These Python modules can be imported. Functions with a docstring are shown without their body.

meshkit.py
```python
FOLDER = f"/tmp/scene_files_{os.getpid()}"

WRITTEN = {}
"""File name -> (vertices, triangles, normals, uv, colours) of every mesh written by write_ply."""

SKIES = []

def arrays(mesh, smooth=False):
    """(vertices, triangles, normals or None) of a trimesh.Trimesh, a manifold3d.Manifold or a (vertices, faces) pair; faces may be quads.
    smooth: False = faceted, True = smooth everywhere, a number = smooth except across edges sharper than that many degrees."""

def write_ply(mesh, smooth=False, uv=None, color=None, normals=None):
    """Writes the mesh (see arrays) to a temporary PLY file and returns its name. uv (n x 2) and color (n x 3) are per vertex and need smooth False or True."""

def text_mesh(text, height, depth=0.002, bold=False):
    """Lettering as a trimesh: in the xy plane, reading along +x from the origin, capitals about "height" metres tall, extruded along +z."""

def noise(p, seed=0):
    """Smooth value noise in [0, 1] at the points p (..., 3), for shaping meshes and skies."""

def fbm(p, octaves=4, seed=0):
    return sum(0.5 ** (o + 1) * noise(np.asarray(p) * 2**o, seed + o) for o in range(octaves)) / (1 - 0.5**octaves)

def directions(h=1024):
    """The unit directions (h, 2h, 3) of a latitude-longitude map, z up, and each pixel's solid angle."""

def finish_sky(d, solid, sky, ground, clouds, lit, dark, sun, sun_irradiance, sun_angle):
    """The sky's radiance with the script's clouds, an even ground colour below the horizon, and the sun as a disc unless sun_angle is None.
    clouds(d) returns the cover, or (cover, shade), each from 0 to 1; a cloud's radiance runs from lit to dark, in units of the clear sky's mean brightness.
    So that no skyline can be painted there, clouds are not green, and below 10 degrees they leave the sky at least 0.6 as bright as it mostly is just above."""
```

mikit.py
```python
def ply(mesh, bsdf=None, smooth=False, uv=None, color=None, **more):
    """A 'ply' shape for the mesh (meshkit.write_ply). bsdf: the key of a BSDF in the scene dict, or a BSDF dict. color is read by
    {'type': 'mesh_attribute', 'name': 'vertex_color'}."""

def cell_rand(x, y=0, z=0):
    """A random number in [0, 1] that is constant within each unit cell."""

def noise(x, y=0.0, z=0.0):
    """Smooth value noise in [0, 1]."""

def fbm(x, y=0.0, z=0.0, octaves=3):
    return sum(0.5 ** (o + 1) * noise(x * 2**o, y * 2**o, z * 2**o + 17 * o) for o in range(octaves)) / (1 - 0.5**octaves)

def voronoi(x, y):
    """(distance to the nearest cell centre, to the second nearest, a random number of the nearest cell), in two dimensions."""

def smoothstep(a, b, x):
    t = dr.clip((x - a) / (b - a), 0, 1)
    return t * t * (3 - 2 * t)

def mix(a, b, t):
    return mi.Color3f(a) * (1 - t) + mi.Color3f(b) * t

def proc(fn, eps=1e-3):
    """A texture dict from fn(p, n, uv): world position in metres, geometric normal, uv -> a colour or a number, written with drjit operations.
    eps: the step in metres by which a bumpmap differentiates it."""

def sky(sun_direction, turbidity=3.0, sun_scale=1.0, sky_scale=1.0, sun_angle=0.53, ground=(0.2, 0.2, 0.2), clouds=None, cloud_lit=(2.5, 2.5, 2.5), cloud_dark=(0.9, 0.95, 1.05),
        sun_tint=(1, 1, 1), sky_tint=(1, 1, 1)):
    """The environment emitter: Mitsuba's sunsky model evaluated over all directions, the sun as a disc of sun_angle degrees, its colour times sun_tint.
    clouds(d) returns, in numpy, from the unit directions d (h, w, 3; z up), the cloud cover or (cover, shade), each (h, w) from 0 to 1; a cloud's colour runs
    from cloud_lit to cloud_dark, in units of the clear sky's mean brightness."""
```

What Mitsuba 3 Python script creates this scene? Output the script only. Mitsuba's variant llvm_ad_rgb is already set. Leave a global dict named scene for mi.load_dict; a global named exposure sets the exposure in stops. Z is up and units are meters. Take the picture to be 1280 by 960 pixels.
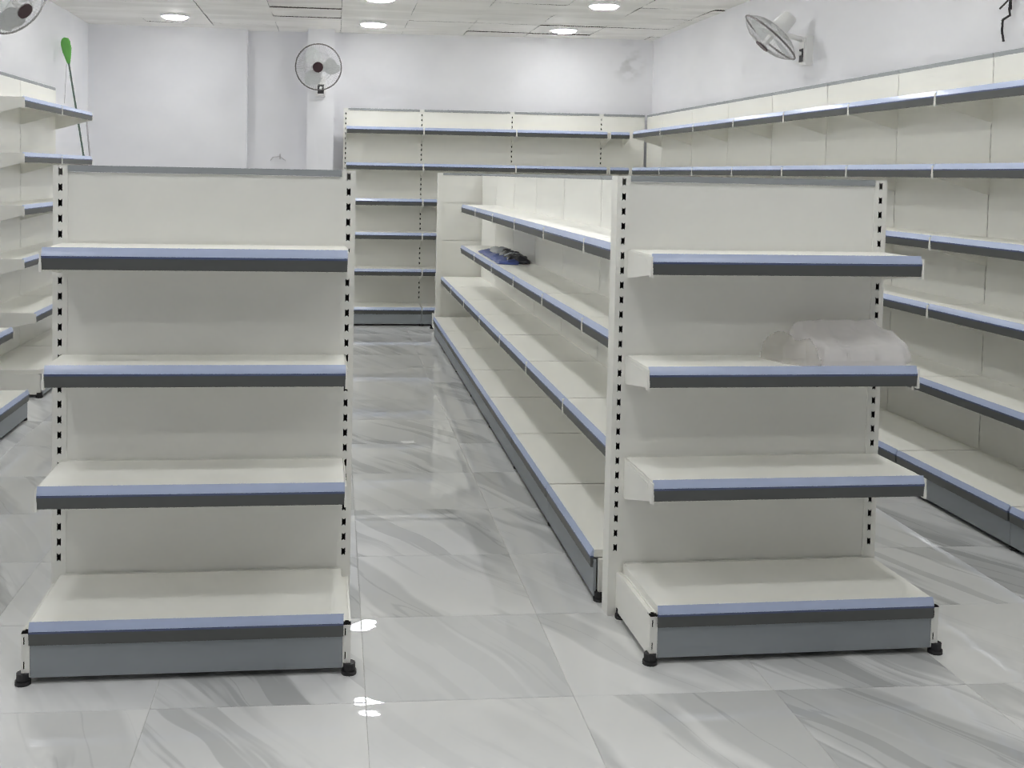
import math, random
import numpy as np, trimesh, mitsuba as mi, drjit as dr, mikit, meshkit
from shapely.geometry import Polygon
from trimesh.creation import box as tbox, cylinder as tcyl, extrude_polygon, icosphere, torus
random.seed(7); RNG = np.random.default_rng(7)
scene, labels = {}, {}

# ------------------------------------------------------------------ camera, light level, exposure
exposure = 1.22
LAMP = 21.0                                   # radiance of the ceiling lamps' diffusers
CAM_F, CAM_CX, CAM_CY, CAM_YAW, CAM_PITCH, CAM_ROLL, CAM_H = 1386.9, 561.1, 274.3, .1032, .0415, .0187, 1.504
_F = np.array([math.sin(CAM_YAW) * math.cos(CAM_PITCH), math.cos(CAM_YAW) * math.cos(CAM_PITCH), -math.sin(CAM_PITCH)])
_R = np.array([math.cos(CAM_YAW), -math.sin(CAM_YAW), 0]); _U = np.cross(_R, _F)
_R, _U = _R * math.cos(CAM_ROLL) + _U * math.sin(CAM_ROLL), -_R * math.sin(CAM_ROLL) + _U * math.cos(CAM_ROLL)
_M = np.eye(4); _M[:3, 0], _M[:3, 1], _M[:3, 2], _M[:3, 3] = -_R, _U, _F, (0, 0, CAM_H)
scene['camera'] = {'type': 'perspective', 'fov': 2 * math.degrees(math.atan(640 / CAM_F)), 'fov_axis': 'x', 'near_clip': .05, 'far_clip': 100,
                   'principal_point_offset_x': (640 - CAM_CX) / 1280, 'principal_point_offset_y': (480 - CAM_CY) / 960, 'to_world': mi.ScalarTransform4f(_M)}

# ------------------------------------------------------------------ materials
def rgb(*c): return {'type': 'rgb', 'value': list(c)}
def principled(name, color, rough, spec=.5, **k):
    scene[name] = {'type': 'twosided', 'bsdf': {'type': 'principled', 'base_color': color if isinstance(color, dict) else rgb(*color), 'roughness': rough, 'specular': spec, **k}}

TILE, TX0, TY0 = .6, -.491, 3.093
def marble(p, n, uv):
    i, j = dr.floor((p.x - TX0) / TILE), dr.floor((p.y - TY0) / TILE)
    r1, r2, r3, r4 = (mikit.cell_rand(i, j, k) for k in (3, 5, 8, 11))
    a = -1.08 + (r3 - .5) * .22
    ca, sa = dr.cos(a), dr.sin(a)
    al, ac = p.x * ca + p.y * sa + r1 * 19, -p.x * sa + p.y * ca + r2 * 23
    ac = ac + (mikit.fbm(al * 1.6, ac * 2.2, 3.0) - .5) * .16
    broad = mikit.fbm(al * .8, ac * 6.0, 1.0, 4)
    thin = mikit.fbm(al * 1.0, ac * 17.0, 7.0, 4)
    hair = dr.abs(mikit.fbm(al * .9, ac * 9.0, 21.0, 4) - .5)
    cloud = mikit.fbm(al * 1.3, ac * 1.6, 11.0, 2)
    amt = .22 + .70 * mikit.smoothstep(.2, .75, r4)
    v = mikit.smoothstep(.515, .64, broad) * .55 + mikit.smoothstep(.535, .62, thin) * .48 * mikit.smoothstep(.35, .6, cloud)
    v = v + mikit.smoothstep(.020, .003, hair) * .30 * mikit.smoothstep(.45, .6, broad)
    v = dr.minimum(v * amt, .82)
    c = mikit.mix((.80, .80, .79), (.74, .745, .745), mikit.smoothstep(.3, .7, cloud))
    return mikit.mix(c, (.39, .40, .40), v)
def ripple(p, n, uv):
    return mikit.noise(p.x * 5.0, p.y * 22.0, 2.0) * .8 + mikit.noise(p.x * 13.0, p.y * 31.0, 5.0) * .2
scene['marble'] = {'type': 'bumpmap', 'arbitrary': mikit.proc(ripple), 'scale': 3.2e-4, 'bsdf': {'type': 'plastic', 'diffuse_reflectance': mikit.proc(marble), 'int_ior': 1.5, 'nonlinear': False}}
def plaster(p, n, uv):
    m = mikit.fbm(p.x * 1.3, p.y * 1.3, p.z * 1.6, 3)
    c = mikit.mix((.76, .76, .79), (.82, .82, .845), mikit.smoothstep(.3, .7, m))
    d = dr.sqrt(dr.square((p.x - 3.02) / .22) + dr.square((p.y - 11.25) / .35) + dr.square((p.z - 2.70) / .26))
    st = mikit.smoothstep(1.1, .2, d) * mikit.smoothstep(.40, .62, mikit.fbm(p.x * 9, p.y * 9, p.z * 9, 3))
    return mikit.mix(c, (.50, .50, .50), st * .6)
principled('plaster', mikit.proc(plaster), .55, .3)
def ceiling_board(p, n, uv):
    m = mikit.fbm(p.x * 2.0, p.y * 6.0, 1.0, 3)
    return mikit.mix((.74, .73, .70), (.82, .81, .78), mikit.smoothstep(.3, .7, m))
principled('ceiling_board', mikit.proc(ceiling_board), .6, .3)
principled('ceiling_gap', (.10, .095, .085), .9)
principled('shutter_grey', (.36, .37, .38), .5)
principled('grout', (.55, .55, .53), .8)
principled('white_steel', (.785, .78, .735), .32, .5, clearcoat=.5, clearcoat_gloss=.93)
principled('panel_steel', (.785, .78, .735), .28, .5, clearcoat=.7, clearcoat_gloss=.95)
principled('grey_rail', (.30, .32, .335), .45)
principled('grey_plinth', (.275, .30, .32), .42)
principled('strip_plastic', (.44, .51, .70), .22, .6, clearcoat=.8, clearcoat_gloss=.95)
principled('reflection_navy', (.075, .10, .20), .25, .6)  # reflection in the curved strip plastic, painted as a solid navy
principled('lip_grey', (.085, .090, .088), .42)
principled('black_plastic', (.012, .012, .013), .45)
principled('slot_black', (.006, .006, .006), .9, .1)
principled('fan_white', (.78, .78, .77), .35)
principled('fan_blade', (.62, .64, .64), .25)
principled('fan_maroon', (.035, .014, .018), .35)
principled('fan_wire', (.50, .50, .50), .4)
principled('fan_ring', (.16, .15, .15), .35)
principled('brush_green', (.14, .42, .09), .7)
principled('brush_rod', (.10, .15, .12), .4)
principled('pole_grey', (.45, .44, .45), .5)
principled('paper', (.85, .85, .84), .6)
principled('film_blue', (.05, .08, .26), .2, .6)
principled('film_black', (.012, .012, .016), .2, .6)
principled('film_grey', (.40, .42, .45), .2, .6)
principled('lamp_trim', (.85, .85, .84), .4)
def film(name, w, tint):
    scene[name] = {'type': 'blendbsdf', 'weight': w, 'a': {'type': 'thindielectric', 'int_ior': 1.5},
                   'b': {'type': 'principledthin', 'base_color': rgb(*tint), 'roughness': .25, 'diff_trans': .55, 'spec_trans': 0.0, 'eta': 1.5}}
film('film_milky', .62, (.96, .94, .94)); film('film_clear', .14, (.80, .77, .70))

# ------------------------------------------------------------------ helpers
_cache = {}
def cached(key, fn, mat, smooth=False):
    if (key, mat) not in _cache: _cache[(key, mat)] = mikit.ply(fn() if callable(fn) else fn, mat, smooth=smooth)
    return _cache[(key, mat)]
def numbered(k):
    if k not in scene and not any(q.startswith(k + '__') for q in used): used.add(k); return k
    n = 1
    while f'{k}_{n:03d}' in used: n += 1
    used.add(f'{k}_{n:03d}'); return f'{k}_{n:03d}'
class _Used(set): pass
used = _Used()
def key_for(name, parent=None):
    k = f'{parent}__{name}' if parent else name
    if k not in used: used.add(k); return k
    n = 1
    while f'{k}_{n:03d}' in used: n += 1
    used.add(f'{k}_{n:03d}'); return f'{k}_{n:03d}'
def put(name, parent, shape, M=None):
    k = key_for(name, parent)
    scene[k] = {**shape, 'to_world': mi.ScalarTransform4f(np.asarray(M, float))} if M is not None else dict(shape)
    return k
def thing(name, label, cat, group=None):
    k = key_for(name); labels[k] = {'label': label, 'category': cat}
    if group: labels[k]['group'] = group
    return k
def B(x0, x1, y0, y1, z0, z1):
    m = tbox((abs(x1 - x0), abs(y1 - y0), abs(z1 - z0))); m.apply_translation(((x0 + x1) / 2, (y0 + y1) / 2, (z0 + z1) / 2)); return m
def S(s0, s1, d0, d1, z0, z1): return B(s0, s1, -d1, -d0, z0, z1)          # shelf frame: s along, d outwards, z up
def cat(*ms): return trimesh.util.concatenate(list(ms))
def prism_s(pts, s0, s1):
    """polygon in (d, z) swept along s"""
    m = extrude_polygon(Polygon(pts), s1 - s0)                              # x=d, y=z, z=s
    v = m.vertices.copy(); m.vertices = np.stack([v[:, 2] + s0, -v[:, 0], v[:, 1]], 1); m.fix_normals(); return m
def frame(x, y, ang, z=0.0):
    M = np.eye(4); c, s = math.cos(ang), math.sin(ang); M[:2, :2] = [[c, -s], [s, c]]; M[:3, 3] = (x, y, z); return M
def shift(M, s=0, d=0, z=0): T = np.eye(4); T[:3, 3] = (s, -d, z); return M @ T
def cyl(p0, p1, r, n=12):
    return trimesh.creation.cylinder(radius=r, segment=[p0, p1], sections=n)
def tube(pts, r, n=6):
    return cat(*[cyl(a, b, r, n) for a, b in zip(pts[:-1], pts[1:])], *[icosphere(1, r).apply_translation(p) for p in pts[1:-1]])
def struct(name, mesh, mat, parent=None, label=None):
    k = put(name, parent, mikit.ply(mesh, mat))
    if parent is None: labels[k] = {'kind': 'structure', 'label': label or name.replace('_', ' ')}
    return k

# ------------------------------------------------------------------ the room
XL, XR, YF, ZC = -2.46, 3.27, -2.4, 2.92
floor = struct('floor', B(XL - .2, XR + .2, YF - .2, 11.8, -.12, -.0015), 'grout', label='floor of grey veined white marble tiles')
xs = [XL] + [TX0 + k * TILE for k in range(-3, 7) if XL < TX0 + k * TILE < XR] + [XR]
ys = [YF] + [TY0 + k * TILE for k in range(-10, 15) if YF < TY0 + k * TILE < 11.62] + [11.62]
def floor_tile(w, h):
    g, b, t = .0008, .0012, .0
    v, f = [], []
    lo = B(-w / 2 + g, w / 2 - g, -h / 2 + g, h / 2 - g, -.009, -.001)
    top = trimesh.Trimesh([[sx * (w / 2 - g - b * q), sy * (h / 2 - g - b * q), -.001 + .001 * q] for q in (0, 1) for sx, sy in ((-1, -1), (1, -1), (1, 1), (-1, 1))],
                          [[4, 5, 6], [4, 6, 7]] + [f for a in range(4) for f in ([a, (a + 1) % 4, 4 + (a + 1) % 4], [a, 4 + (a + 1) % 4, 4 + a])], process=False)
    return cat(lo, top)
for j in range(len(ys) - 1):
    for i in range(len(xs) - 1):
        w, h = xs[i + 1] - xs[i], ys[j + 1] - ys[j]
        M = frame((xs[i] + xs[i + 1]) / 2, (ys[j] + ys[j + 1]) / 2, 0)
        ax, ay = RNG.normal(0, .0007, 2)
        M[2, 0], M[0, 2], M[2, 1], M[1, 2] = ax, -ax, ay, -ay
        put('tile', floor, cached(('ft', round(w, 4), round(h, 4)), lambda: floor_tile(w, h), 'marble'), M)

ceiling = struct('ceiling', B(XL - .2, XR + .2, YF - .2, 11.8, ZC + .02, ZC + .14), 'ceiling_gap', label='false ceiling of pale rectangular boards with dark joints')
CT = .625
cxs = [XL] + [.04 + k * CT for k in range(-4, 6) if XL < .04 + k * CT < XR] + [XR]
cys = [YF] + [8.55 + k * CT for k in range(-19, 6) if YF < 8.55 + k * CT < 11.62] + [11.62]
for j in range(len(cys) - 1):
    for i in range(len(cxs) - 1):
        w, h = cxs[i + 1] - cxs[i], cys[j + 1] - cys[j]
        M = frame((cxs[i] + cxs[i + 1]) / 2, (cys[j] + cys[j + 1]) / 2, 0, ZC + RNG.uniform(0, .006))
        ax, ay = RNG.normal(0, .003), RNG.normal(0, .0105)
        M[2, 0], M[0, 2], M[2, 1], M[1, 2] = ax, -ax, ay, -ay
        put('tile', ceiling, cached(('ct', round(w, 4), round(h, 4)), lambda: B(-w / 2 + .0015, w / 2 - .0015, -h / 2 + .004, h / 2 - .004, 0, .0012), 'ceiling_board'), M)
        put('board_edge', f'{ceiling}__tile' + ('' if j + i == 0 else f'_{j * (len(cxs) - 1) + i:03d}'), cached(('ce', round(w, 4), round(h, 4)), lambda: B(-w / 2 + .0017, w / 2 - .0017, -h / 2 + .0042, h / 2 - .0042, .0012, .013), 'ceiling_gap'), M)

def wall_plan(pts):
    m = extrude_polygon(Polygon(pts), ZC + .16); m.apply_translation((0, 0, -.02)); return m
struct('wall_left', B(XL - .15, XL, YF, 12, -.02, ZC + .14), 'plaster', label='white plastered wall on the left')
struct('wall_right', B(XR, XR + .15, YF, 12, -.02, ZC + .14), 'plaster', label='white plastered wall on the right')
struct('wall_front', B(XL - .15, XR + .15, YF - .15, YF, -.02, ZC + .14), 'shutter_grey', label='dull grey shop front behind the camera')
wb = struct('wall_back', wall_plan([(XL, 11.42), (-.895, 11.42), (-.895, 11.54), (-.283, 11.535), (.0, 11.52), (XR, 11.30), (XR, 12), (XL, 12)]), 'plaster', label='white plastered back wall with a shallow recess beside a pilaster')
put('pilaster', wb, mikit.ply(wall_plan([(-.285, 11.245), (-.018, 11.235), (-.018, 11.54), (-.285, 11.54)]), 'plaster'))

# ------------------------------------------------------------------ ceiling lamps
def lamp_trim():
    prof = [(.118, .012), (.118, -.012), (.132, -.012), (.136, -.006), (.136, .012), (.118, .012)]
    return trimesh.creation.revolve(np.array(prof), sections=40)
def lamp_disc():
    prof = np.array([(.0, -.036), (.06, -.035), (.095, -.030), (.113, -.020), (.1175, -.006), (.1175, .004)])
    m = trimesh.creation.revolve(prof, sections=36)
    c = m.vertices.mean(0); f = m.faces; nn = np.cross(m.vertices[f[:, 1]] - m.vertices[f[:, 0]], m.vertices[f[:, 2]] - m.vertices[f[:, 0]])
    if (nn * (m.vertices[f].mean(1) - c)).sum() < 0: m.invert()
    return m
trim_d = mikit.ply(lamp_trim(), 'lamp_trim', smooth=40)
disc_d = mikit.ply(lamp_disc(), 'lamp_trim')
in_view = {(0, 0): 'round lit ceiling light nearest the left wall', (1, 0): 'round lit ceiling light up and right of the fan on the pilaster',
           (2, 0): 'round lit ceiling light above the right half of the back wall shelving', (2, 1): 'round lit ceiling light cut by the top edge of the picture, nearest the right wall',
           (1, 1): 'round lit ceiling light just showing at the top edge above the centre left'}
for j in range(7):
    for i, x in enumerate((-1.49, .345, 2.19)):
        y = 10.60 - 1.60 * j + (.04 if i else -.06)
        lab = in_view.get((i, j), f"round ceiling light in the {('first', 'second', 'third', 'fourth', 'fifth', 'sixth', 'seventh')[j]} row from the back wall, {('left', 'middle', 'right')[i]} column, above the picture")
        k = thing('ceiling_light', lab, 'ceiling light', 'round ceiling lights')
        M = frame(x, y, 0, ZC - .005)
        put('trim', k, trim_d, M)
        put('diffuser', k, {**disc_d, 'emitter': {'type': 'area', 'radiance': rgb(LAMP * .985, LAMP * .995, LAMP)}}, M)

# ------------------------------------------------------------------ shelving
UW = .046
def slot_poly(c):
    h, w, n = .0135, .0062, .005
    return [(-w, c - h), (0, c - h + n), (w, c - h), (w, c + h), (0, c + h - n), (-w, c + h)]
def upright(H, t, faces):
    holes = []
    z = .2367 + .05 * math.ceil(0)
    while z < H - .015: holes.append(slot_poly(z)); z += .05
    plate = Polygon([(-UW / 2, .0), (UW / 2, .0), (UW / 2, H), (-UW / 2, H)], holes)
    def pl(d0):
        m = extrude_polygon(plate, .002); v = m.vertices.copy(); m.vertices = np.stack([v[:, 0], -(v[:, 2] + d0), v[:, 1]], 1); m.fix_normals(); return m
    parts = [pl(-.002)]
    parts.append(pl(-t) if faces == 2 else S(-UW / 2, UW / 2, -t, -t + .002, 0, H))
    parts += [S(s, s + .002, -t + .002, -.002, 0, H) for s in (-UW / 2, UW / 2 - .002)]
    parts.append(S(-UW / 2, UW / 2, -t, 0, H, H + .002))
    return cat(*parts)
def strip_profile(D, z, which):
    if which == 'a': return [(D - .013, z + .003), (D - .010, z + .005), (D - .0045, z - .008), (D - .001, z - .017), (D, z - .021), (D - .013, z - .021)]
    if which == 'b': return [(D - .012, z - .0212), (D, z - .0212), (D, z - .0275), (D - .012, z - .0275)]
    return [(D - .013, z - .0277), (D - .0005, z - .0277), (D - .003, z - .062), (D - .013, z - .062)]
def shelf(root, M, w, z, D, ends=.0065, name='shelf', base=False, e0=None, e1=None):
    """one shelf board with its brackets and strip; z and D in metres, M the bay's frame"""
    Mz = shift(M, z=z)
    kD, kw = round(D, 3), round(w, 3)
    b = put(name, root, cached(('board', kw, kD), lambda: cat(S(.007, w - .007, .003, D - .0135, -.026, 0), S(.012, w - .012, .003, .006, 0, .004)), 'white_steel'), Mz)
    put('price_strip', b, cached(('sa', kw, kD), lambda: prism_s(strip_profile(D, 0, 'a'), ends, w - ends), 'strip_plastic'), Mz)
    put('painted_reflection', b, cached(('sb', kw, kD), lambda: prism_s(strip_profile(D, 0, 'b'), ends, w - ends), 'reflection_navy'), Mz)  # narrow navy band standing in for a reflection on the strip
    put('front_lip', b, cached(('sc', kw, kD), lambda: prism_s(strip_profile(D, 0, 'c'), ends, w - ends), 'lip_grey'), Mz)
    if not base:
        h = .095 if D < .275 else .140
        def bracket(s0, side):
            o = [(0.001, -.003), (D - .012, -.003), (D - .012, -.063), (D * .55, -.063 - (h - .063) * .45), (.02, -h), (.001, -h)]
            m = [prism_s(o, s0, s0 + .003)]
            c0, c1 = (s0 - .0015, s0 + .0045) if side < 0 else (s0 - .0015, s0 + .0045)
            m.append(S(c0, c1, D - .016, D + .0005, -.040, -.004)); m.append(S(c0 - .001, c1 + .001, D - .016, D + .0015, -.069, -.040))
            r = [(.03, -.014), (D - .05, -.014), (D - .05, -.030), (.03, -.030)]
            m.append(prism_s(r, s0 - .0012 if side < 0 else s0 + .003, s0 if side < 0 else s0 + .0042))
            return cat(*m)
        put('bracket', b, cached(('bl', kD), lambda: bracket(.002, -1), 'white_steel'), Mz)
        put('bracket', b, cached(('br', kw, kD), lambda: bracket(w - .005, 1), 'white_steel'), Mz)
    return b
def foot(): return cat(cyl((0, 0, 0), (0, 0, .012), .023, 18), cyl((0, 0, .012), (0, 0, .034), .019, 14))
def base_bracket(D, s0, s1):
    side = [(.0, .022), (D - .004, .022), (D - .004, .150), (0, .150)]
    ridge = [(.01, .150), (D - .02, .150), (D - .02, .156), (.01, .156)]
    return cat(prism_s(side, s0, s1), prism_s(ridge, s0, s0 + .006), prism_s(ridge, s1 - .006, s1))
def end_slots(D, s0, s1):
    m = [S(s0 + .32 * (s1 - s0) - .0016, s0 + .32 * (s1 - s0) + .0016, D - .006, D - .0035, z, z + .022) for z in (.046, .118)]
    return m + [S(s0, s1, D - .03, D - .0035, .150, .1535)]
def uprights(root, M, ss, H, t, faces):
    for s in ss:
        u = put('upright', root, cached(('up', round(H, 3), t, faces), lambda: upright(H, t, faces), 'white_steel'), shift(M, s=s))
        def shade_sheet():
            m = S(-.014, .014, -.013, -.010, .10, H - .045)
            return m if faces == 1 else cat(m, S(-.014, .014, -t + .010, -t + .013, .10, H - .045))
        put('slot_shade', u, cached(('ul', round(H, 3), t, faces), shade_sheet, 'slot_black'), shift(M, s=s))  # black sheet added behind the slots as painted shade of the hollow upright
def bay(root, M, s0, w, H, levels, Db, rear=None, kick_in=.0015, sh=(0, 0), panel_bottom=.022, deck=True, gap=.0225, splits=(), bow=0):
    m = shift(M, s=s0); kw = round(w, 3)
    put('back_panel', root, cached(('bp', kw, round(H, 3), gap, bow), lambda: S(gap, w - gap, -.011, -.003, panel_bottom, H - .019) if gap > .02 else S(gap, w - gap, .0003, .0030, panel_bottom, 1.93 if bow else H - .019), 'panel_steel'), m)
    if bow:
        def top_sheet():
            z0, z1 = 1.9305, H - .019; t = math.tan(math.radians(bow)) * (z1 - z0)
            return prism_s([(.0003 + t, z0), (.0020 + t, z0), (.0020, z1), (.0003, z1)], gap, w - gap)
        put('back_panel', root, cached(('ts', kw, bow), top_sheet, 'panel_steel'), m)
    put('top_rail', root, cached(('tr', kw, round(H, 3), gap), lambda: S(gap + .001, w - gap - .001, -.030 if gap > .02 else .0002, .005, H - .018, H + .003), 'grey_rail'), m)
    if rear is not None:
        zz, ri = [panel_bottom, *splits, H - .019], (.030 if splits else .003)
        for z0, z1 in zip(zz[:-1], zz[1:]): put('rear_panel', root, cached(('rp', kw, z0, z1, rear), lambda: S(.0225, w - .0225, -rear + ri, -rear + ri + .008, z0 + .0015, z1 - .0015), 'panel_steel'), m)
    for z, D in levels:
        a = sh[0] if z > .7 else sh[1]
        shelf(root, shift(m, s=a), w, z, D)
    if deck:
        shelf(root, shift(m, s=sh[1]), w, .180, Db, name='base_shelf', base=True)
        put('kick_plate', root, cached(('kp', kw, round(Db, 3), kick_in), lambda: S(kick_in, w - kick_in, Db - .022, Db - .012, .020, .147), 'grey_plinth'), shift(m, s=sh[1]))
def base_set(root, M, ss, Db, wide):
    for q, s in enumerate(ss):
        s0, s1 = (-.010, .010)
        if wide and q == 0: s0, s1 = -.016, .008
        elif wide and q == len(ss) - 1: s0, s1 = -.008, .016
        bb = put('base_bracket', root, cached(('bb', round(Db, 3), s0), lambda: base_bracket(Db - (.008 if wide else .024), s0, s1), 'white_steel'), shift(M, s=s))
        for e, m in enumerate(end_slots(Db - .008, s0, s1) if wide else []):
            put('slot' if e < 2 else 'clip', bb, cached(('es', round(Db, 3), s0, e), m, 'slot_black'), shift(M, s=s))
        sc = -.012 if (wide and q == 0) else .012 if (wide and q == len(ss) - 1) else 0
        put('foot', root, cached('foot', foot, 'black_plastic', 40), shift(M, s=s + sc, d=Db - (.018 if wide else .036)))
        put('foot', root, cached('foot', foot, 'black_plastic', 40), shift(M, s=s, d=.02))
def cum(ws): return np.concatenate([[0], np.cumsum(ws)]).tolist()

# -- the two end units facing the camera and the one at the far end
W = .9186
L_LEFT = [(1.258, .272), (.898, .235), (.552, .318)]
L_RIGHT = [(1.258, .262), (.898, .258), (.549, .312)]
def end_unit(label, x, y, ang, levels, Db, sh=(0, 0), splits=()):
    k = thing('end_shelving_unit', label, 'shelving unit', 'end units of the gondolas'); M = frame(x, y, ang)
    uprights(k, M, (0, W), 1.505, .07, 1)
    bay(k, M, 0, W, 1.505, levels, Db, rear=.07, kick_in=.009, sh=sh, splits=splits)
    base_set(k, shift(M, s=sh[1]), (0, W), Db, True)
    return k
U_LEFT = end_unit('empty white end shelving unit with three shelves over a grey plinth, at the left front', -.872, 3.657, .013, L_LEFT, .405, (0, 0))
U_RIGHT = end_unit('white end shelving unit at the right front with folded plastic bags on its middle shelf', .972, 3.663, .025, L_RIGHT, .392, (.016, .022))
end_unit('white end shelving unit at the far end of the middle gondola, seen from behind', 1.431 + W / 2, 10.26, math.pi, [(1.24, .26), (.9, .26), (.55, .31)], .40, splits=(.885, 1.235))

# -- double-sided gondolas
def gondola(label, xc, half, y0, ys_, Db, levels):
    k = thing('gondola_shelving', label, 'shelving', 'double-sided gondolas'); y1 = ys_[-1]
    Ml = frame(xc - half, y1, -math.pi / 2); Mr = frame(xc + half, ys_[0], math.pi / 2)
    wl = [ys_[i + 1] - ys_[i] for i in range(len(ys_) - 1)][::-1]; sl = cum(wl)
    uprights(k, Ml, sl, 1.505, 2 * half, 2)
    for q, (s, w) in enumerate(zip(sl, wl)): bay(k, Ml, s, w, 1.505, levels[2:] if q == 0 else levels, Db, gap=.004)
    base_set(k, Ml, sl, Db, False)
    wr = wl[::-1]; sr = cum(wr)
    for q, (s, w) in enumerate(zip(sr, wr)): bay(k, Mr, s, w, 1.505, levels[2:] if q == len(sr) - 2 else levels, Db, gap=.004)
    base_set(k, Mr, sr, Db, False)
    return k
GY = [3.80, 4.64, 5.56, 6.48, 7.40, 8.32, 9.24, 10.14]
LG = [(1.243, .30), (.902, .30), (.553, .375)]
gondola('long white double-sided gondola shelving running back behind the right end unit', 1.42, .06, 3.8, GY, .440, LG)
gondola('white double-sided gondola shelving hidden behind the left end unit', -.42, .06, 3.8, GY, .425, LG)

# -- wall rows
LW = [(1.945, .30), (1.59, .30), (1.24, .30), (.905, .30), (.55, .36)]
def wall_run(label, x, y, ang, widths, H=2.14, levels=LW, Db=.435, gap=.004, short=(), ups=None, bowed=()):
    k = thing('wall_shelving', label, 'shelving', 'shelving rows along the walls'); M = frame(x, y, ang); ss = cum(widths)
    uprights(k, M, ss if ups is None else [ss[q] for q in ups], H, .05, 1)
    for q, (s, w) in enumerate(zip(ss, widths)):
        bay(k, M, s, w, H, [] if q in short else levels, Db, deck=q not in short, gap=gap, bow=2.05 if q in bowed else 0)
    base_set(k, M, [s for q, s in enumerate(ss) if q not in short or q > max(short)], Db, False)
    return k, M, ss
kb, Mb, sb = wall_run('white shelving along the back wall with slotted uprights and dark shelf lips', .104, 11.235, 0, [.767, .924, .929, .478], short=(3,), gap=.0225, ups=(0, 1, 2, 3))
for z, D in LW[:]:                       # the narrow corner infill shelves of the back row
    shelf(kb, shift(Mb, s=sb[3] + .022), .205, z, .30)
shelf(kb, shift(Mb, s=sb[3] + .0), .10, .18, .435, name='base_shelf', base=True)
put('kick_plate', kb, cached('kpc', lambda: S(0, .08, .413, .423, .024, .146), 'grey_plinth'), shift(Mb, s=sb[3]))
kr, Mr_, sr_ = wall_run('long white shelving run along the right wall with six levels', 3.205, 11.225, -math.pi / 2, [.545, .92, .92, .92, .92, .92, .92, .92, .92, .92, .92], short=(0,), ups=range(1, 12), bowed=())
wall_run('white wall shelving at the far left wall, its nearest shelf ends facing the camera', -2.285, 7.38, math.pi / 2, [1.0, 1.02], levels=[(1.945, .30), (1.585, .30), (1.245, .30), (.90, .30), (.55, .375)])
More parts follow.
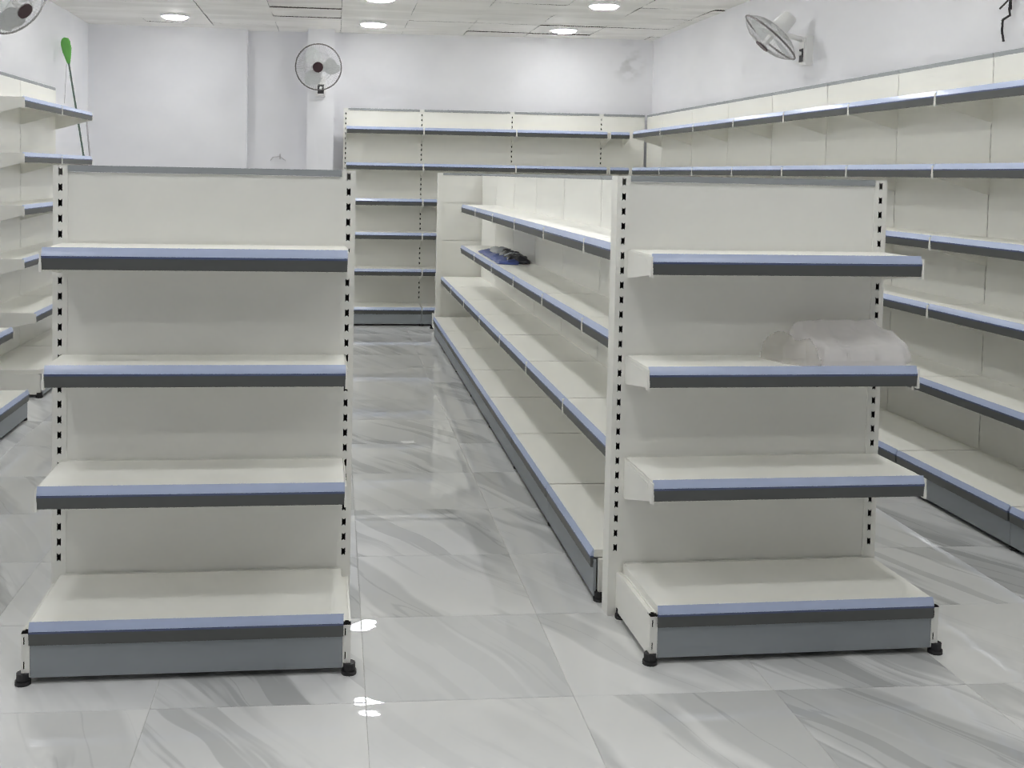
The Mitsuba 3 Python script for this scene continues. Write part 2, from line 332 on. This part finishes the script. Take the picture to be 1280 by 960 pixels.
wall_run('nearer white wall shelving at the left edge of the picture, mostly out of frame', -2.225, 4.02, math.pi / 2, [.9, .9, .9], levels=[(1.945, .2), (1.59, .2), (1.24, .2), (.905, .2), (.55, .36)], Db=.452)

# ------------------------------------------------------------------ wall fans
def axis_frame(c, n, up=(0, 0, 1)):
    n = np.array(n, float); n /= np.linalg.norm(n); x = np.cross(up, n); x /= np.linalg.norm(x)
    M = np.eye(4); M[:3, 0], M[:3, 1], M[:3, 2], M[:3, 3] = x, np.cross(n, x), n, c; return M
FR = .222
def grille(sign):
    ms = []
    for k in range(66):
        a = 2 * math.pi * k / 66; pts = []
        for r in (.05, .11, .17, .207, FR):
            q = r / FR; pts.append((r * math.cos(a), r * math.sin(a), sign * (.075 * (1 - q ** 3) + .004)))
        ms.append(cat(*[cyl(p, q, .0011, 4) for p, q in zip(pts[:-1], pts[1:])]))
    for r in (.06, .14):
        q = r / FR; t = torus(r, .0014, major_sections=36, minor_sections=5); t.apply_translation((0, 0, sign * (.075 * (1 - q ** 3) + .004))); ms.append(t)
    return cat(*ms)
def blade(k):
    a = np.linspace(0, 1, 9); pts = []
    for t in a: pts.append((.045 + .15 * t, .02 + .075 * math.sin(math.pi * min(1, t * 1.15)) * (.6 + .5 * t)))
    out = pts + [(.195 - .15 * t, -.02 - .035 * math.sin(math.pi * t)) for t in a]
    m = extrude_polygon(Polygon(out).buffer(.012), .003); m = m.subdivide_to_size(.03)
    v = m.vertices.copy(); v[:, 2] += v[:, 1] * .38 - .012; m.vertices = v
    m.apply_transform(trimesh.transformations.rotation_matrix(2 * math.pi * k / 3 - .35, (0, 0, 1))); return m
ring_m = torus(FR, .0065, major_sections=56, minor_sections=8)
hub_m = cat(cyl((0, 0, .070), (0, 0, .088), .052, 28), cyl((0, 0, -.03), (0, 0, .03), .045, 24))
def wall_fan(label, c, n, bracket_c, wall_n, spin):
    k = thing('wall_fan', label, 'fan', 'wall fans'); M = axis_frame(c, n)
    put('guard_ring', k, cached('ring', ring_m, 'fan_ring', 40), M)
    put('front_grille', k, cached('gf', lambda: grille(1), 'fan_wire'), M); put('rear_grille', k, cached('gr', lambda: grille(-1), 'fan_wire'), M)
    R = np.eye(4); R[:2, :2] = [[math.cos(spin), -math.sin(spin)], [math.sin(spin), math.cos(spin)]]
    for q in range(3): put('blade', k, cached(('blade', q), lambda: blade(q), 'fan_blade', 30), M @ R)
    put('hub_badge', k, cached('hub', lambda: cyl((0, 0, .072), (0, 0, .086), .051, 28), 'fan_maroon', 40), M)
    prof = np.array([(0, -.205), (.040, -.205), (.052, -.195), (.058, -.150), (.064, -.085), (.060, -.072), (0, -.072)])
    put('motor_housing', k, cached('motor', lambda: cat(trimesh.creation.revolve(prof, sections=28), cyl((0, 0, -.07), (0, 0, .072), .022, 14)), 'fan_white', 35), M)
    bc, wn = np.array(bracket_c, float), np.array(wall_n, float)
    back = (M @ np.array([0, 0, -.13, 1]))[:3]
    el = back - np.array([0, 0, .075]); top = bc + wn * .045 + np.array([0, 0, .075])
    put('arm', k, mikit.ply(cat(tube([back, el, top, top - np.array([0, 0, .03])], .019, 12)), 'fan_white', smooth=40))
    Bm = axis_frame(bc, wn)
    put('wall_bracket', k, cached('wbk', lambda: cat(B(-.048, .048, -.10, .10, 0, .05), B(-.040, .040, -.085, .085, .05, .062)), 'fan_white'), Bm)
    put('control_panel', k, cached('wcp', lambda: B(-.031, .031, -.078, .012, .062, .065), 'black_plastic'), Bm)
    put('speed_knob', k, cached('wkn', lambda: cyl((0, -.02, .065), (0, -.02, .078), .014, 16), 'fan_white', 40), Bm)
wall_fan('white round wall fan with a dark hub on the pilaster of the back wall', (-.172, 10.93, 2.515), (-.05, -1, -.12), (-.150, 11.238, 2.352), (0, -1, 0), 2.4)
wall_fan('white wall fan on the right wall, tilted down and seen from the side', (2.985, 7.46, 2.485), (-.644, .166, -.745), (XR, 7.45, 2.40), (-1, 0, 0), .5)
wall_fan('white wall fan with maroon hub, cut off by the top left corner', (-1.997, 7.246, 2.514), (.721, -.359, -.592), (XL, 7.30, 2.50), (1, 0, 0), 1.1)

# ------------------------------------------------------------------ small things
def crumple(outline, h, amp, seed, freq, top=None):
    """a closed folded-film body on z = 0: outline in metres, height h, edges thin"""
    poly = Polygon(outline); m = extrude_polygon(poly, .01); m = trimesh.Trimesh(*trimesh.remesh.subdivide_to_size(m.vertices, m.faces, .014))
    v = m.vertices.copy()
    from shapely.geometry import Point
    b = poly.exterior
    d = np.array([b.distance(Point(p[0], p[1])) for p in v])
    t = np.clip(d / .05, 0, 1); t = np.sqrt(1 - (1 - t) ** 2)
    n = meshkit.fbm(np.c_[v[:, :2] * freq, np.full(len(v), seed)])
    n = (n - n.mean()) / (n.std() + 1e-9)
    hh = (top(v) if top else h) * (.25 + .75 * t)
    up_ = v[:, 2] > .005
    v[:, 2] = np.where(up_, np.maximum(hh + amp * n * (.3 + .7 * t), .004), .001)
    v[:, :2] += (np.c_[n, -n] * .003)
    m.vertices = v; return m
MU = frame(.972, 3.663, .025)
zs = .8985
k = thing('plastic_bag', 'folded milky plastic bag lying at the right end of the middle shelf', 'plastic bag')
def rotpts(pts): return [(s, -d) for s, d in pts]
scene[k] = {**mikit.ply(crumple(rotpts([(.56, .045), (.70, .02), (.86, .03), (.955, .08), (.955, .16), (.90, .225), (.70, .235), (.62, .225), (.575, .14)]), .085, .0045, 3.0, 11,
             top=lambda v: .068 + .075 * np.clip((.17 + v[:, 1]) / .12, 0, 1)), 'film_milky', smooth=50), 'to_world': mi.ScalarTransform4f(shift(MU, z=zs))}
k = thing('plastic_bag', 'crumpled clear plastic bag left of the milky folded one', 'plastic bag')
scene[k] = {**mikit.ply(crumple(rotpts([(.475, .06), (.53, .035), (.555, .06), (.565, .15), (.61, .232), (.55, .23), (.50, .18)]), .095, .008, 9.0, 18), 'film_clear', smooth=50), 'to_world': mi.ScalarTransform4f(shift(MU, z=zs))}

k = thing('plastic_packet', 'blue and black folded plastic packet on the far part of the middle gondola shelf', 'packet')
Mp = frame(1.198, 7.95, 0, .904)
put('blue_film', k, mikit.ply(crumple([(-.10, -.62), (.02, -.70), (.10, -.45), (.12, .3), (.02, .72), (-.09, .5)], .020, .004, 2.0, 14), 'film_blue', smooth=50), Mp)
put('black_film', k, mikit.ply(crumple([(-.03, -.55), (.11, -.66), (.138, -.2), (.12, .25), (.03, .35), (.0, -.1)], .036, .006, 5.0, 18), 'film_black', smooth=50), shift(Mp, z=.004))
put('clear_film', k, mikit.ply(crumple([(.0, -.3), (.13, -.25), (.14, .5), (.04, .75), (-.02, .4)], .034, .005, 8.0, 14), 'film_grey', smooth=50), shift(Mp, z=.004))

k = thing('cobweb_brush', 'green-headed long-handled cobweb brush leaning on the left wall', 'brush')
p_top, p_bot = np.array([-2.385, 10.15, 2.62]), np.array([-1.905, 9.88, .004])
ax = (p_top - p_bot) / np.linalg.norm(p_top - p_bot)
put('handle', k, mikit.ply(tube([p_bot, p_bot + (p_top - p_bot) * .92], .0085, 10), 'brush_rod', smooth=40))
def brush_head():
    m = icosphere(3); v = m.vertices.copy()
    n = meshkit.fbm(v * 6.0); n = n - n.mean()
    v = v * (1 + .35 * n[:, None]); w = np.clip(.62 + .42 * v[:, 2], .2, 1.0)
    m.vertices = np.stack([v[:, 0] * .058 * w, v[:, 1] * .034 * w, v[:, 2] * .135], 1); return m
Mh = axis_frame(p_top - ax * .115, ax, (0, 1, 0))
put('bristle_head', k, mikit.ply(brush_head(), 'brush_green', smooth=40), Mh)
put('string', k, mikit.ply(tube([p_top - ax * .22 + np.array([-.02, 0, 0]), p_top - ax * .22 + np.array([-.035, -.01, -.35])], .0022, 5), 'pole_grey'))
k = thing('pole', 'thin grey pole leaning in the back left corner', 'pole')
scene[k] = mikit.ply(tube([np.array([-2.20, 10.95, .004]), np.array([-2.375, 10.95, 2.02])], .008, 8), 'pole_grey', smooth=40)

k = thing('wall_cable', 'black cable ends hanging out of the right wall above the shelving', 'cable')
def cc(pts): return [np.array([XR - a, y - .045, z - .01]) for a, y, z in pts]
put('strand', k, mikit.ply(tube(cc([(.004, 5.15, 2.46), (.02, 5.165, 2.41), (.022, 5.168, 2.36), (.02, 5.163, 2.332), (.03, 5.205, 2.315), (.028, 5.212, 2.265), (.02, 5.208, 2.21)]), .0055, 8), 'black_plastic', smooth=40))
put('strand', k, mikit.ply(tube(cc([(.004, 5.155, 2.46), (.03, 5.175, 2.40), (.035, 5.225, 2.372)]), .0045, 8), 'black_plastic', smooth=40))
put('strand', k, mikit.ply(tube(cc([(.004, 5.14, 2.455), (.03, 5.145, 2.40), (.018, 5.160, 2.36)]), .0045, 8), 'black_plastic', smooth=40))
k = thing('wall_wire', 'short grey wire stubs sticking out of the recess in the back wall', 'wire')
scene[k] = mikit.ply(cat(tube([np.array([-.66, 11.536, 1.60]), np.array([-.63, 11.50, 1.635]), np.array([-.56, 11.49, 1.645]), np.array([-.50, 11.50, 1.60])], .004, 6), tube([np.array([-.56, 11.538, 1.62]), np.array([-.56, 11.50, 1.67])], .006, 6)), 'pole_grey', smooth=40)
k = thing('paper_scrap', 'small white paper scrap lying on the marble floor of the aisle', 'paper')
scene[k] = {**mikit.ply(B(-.035, .035, -.028, .028, .0006, .0022), 'paper'), 'to_world': mi.ScalarTransform4f(frame(.43, 6.12, .2))}
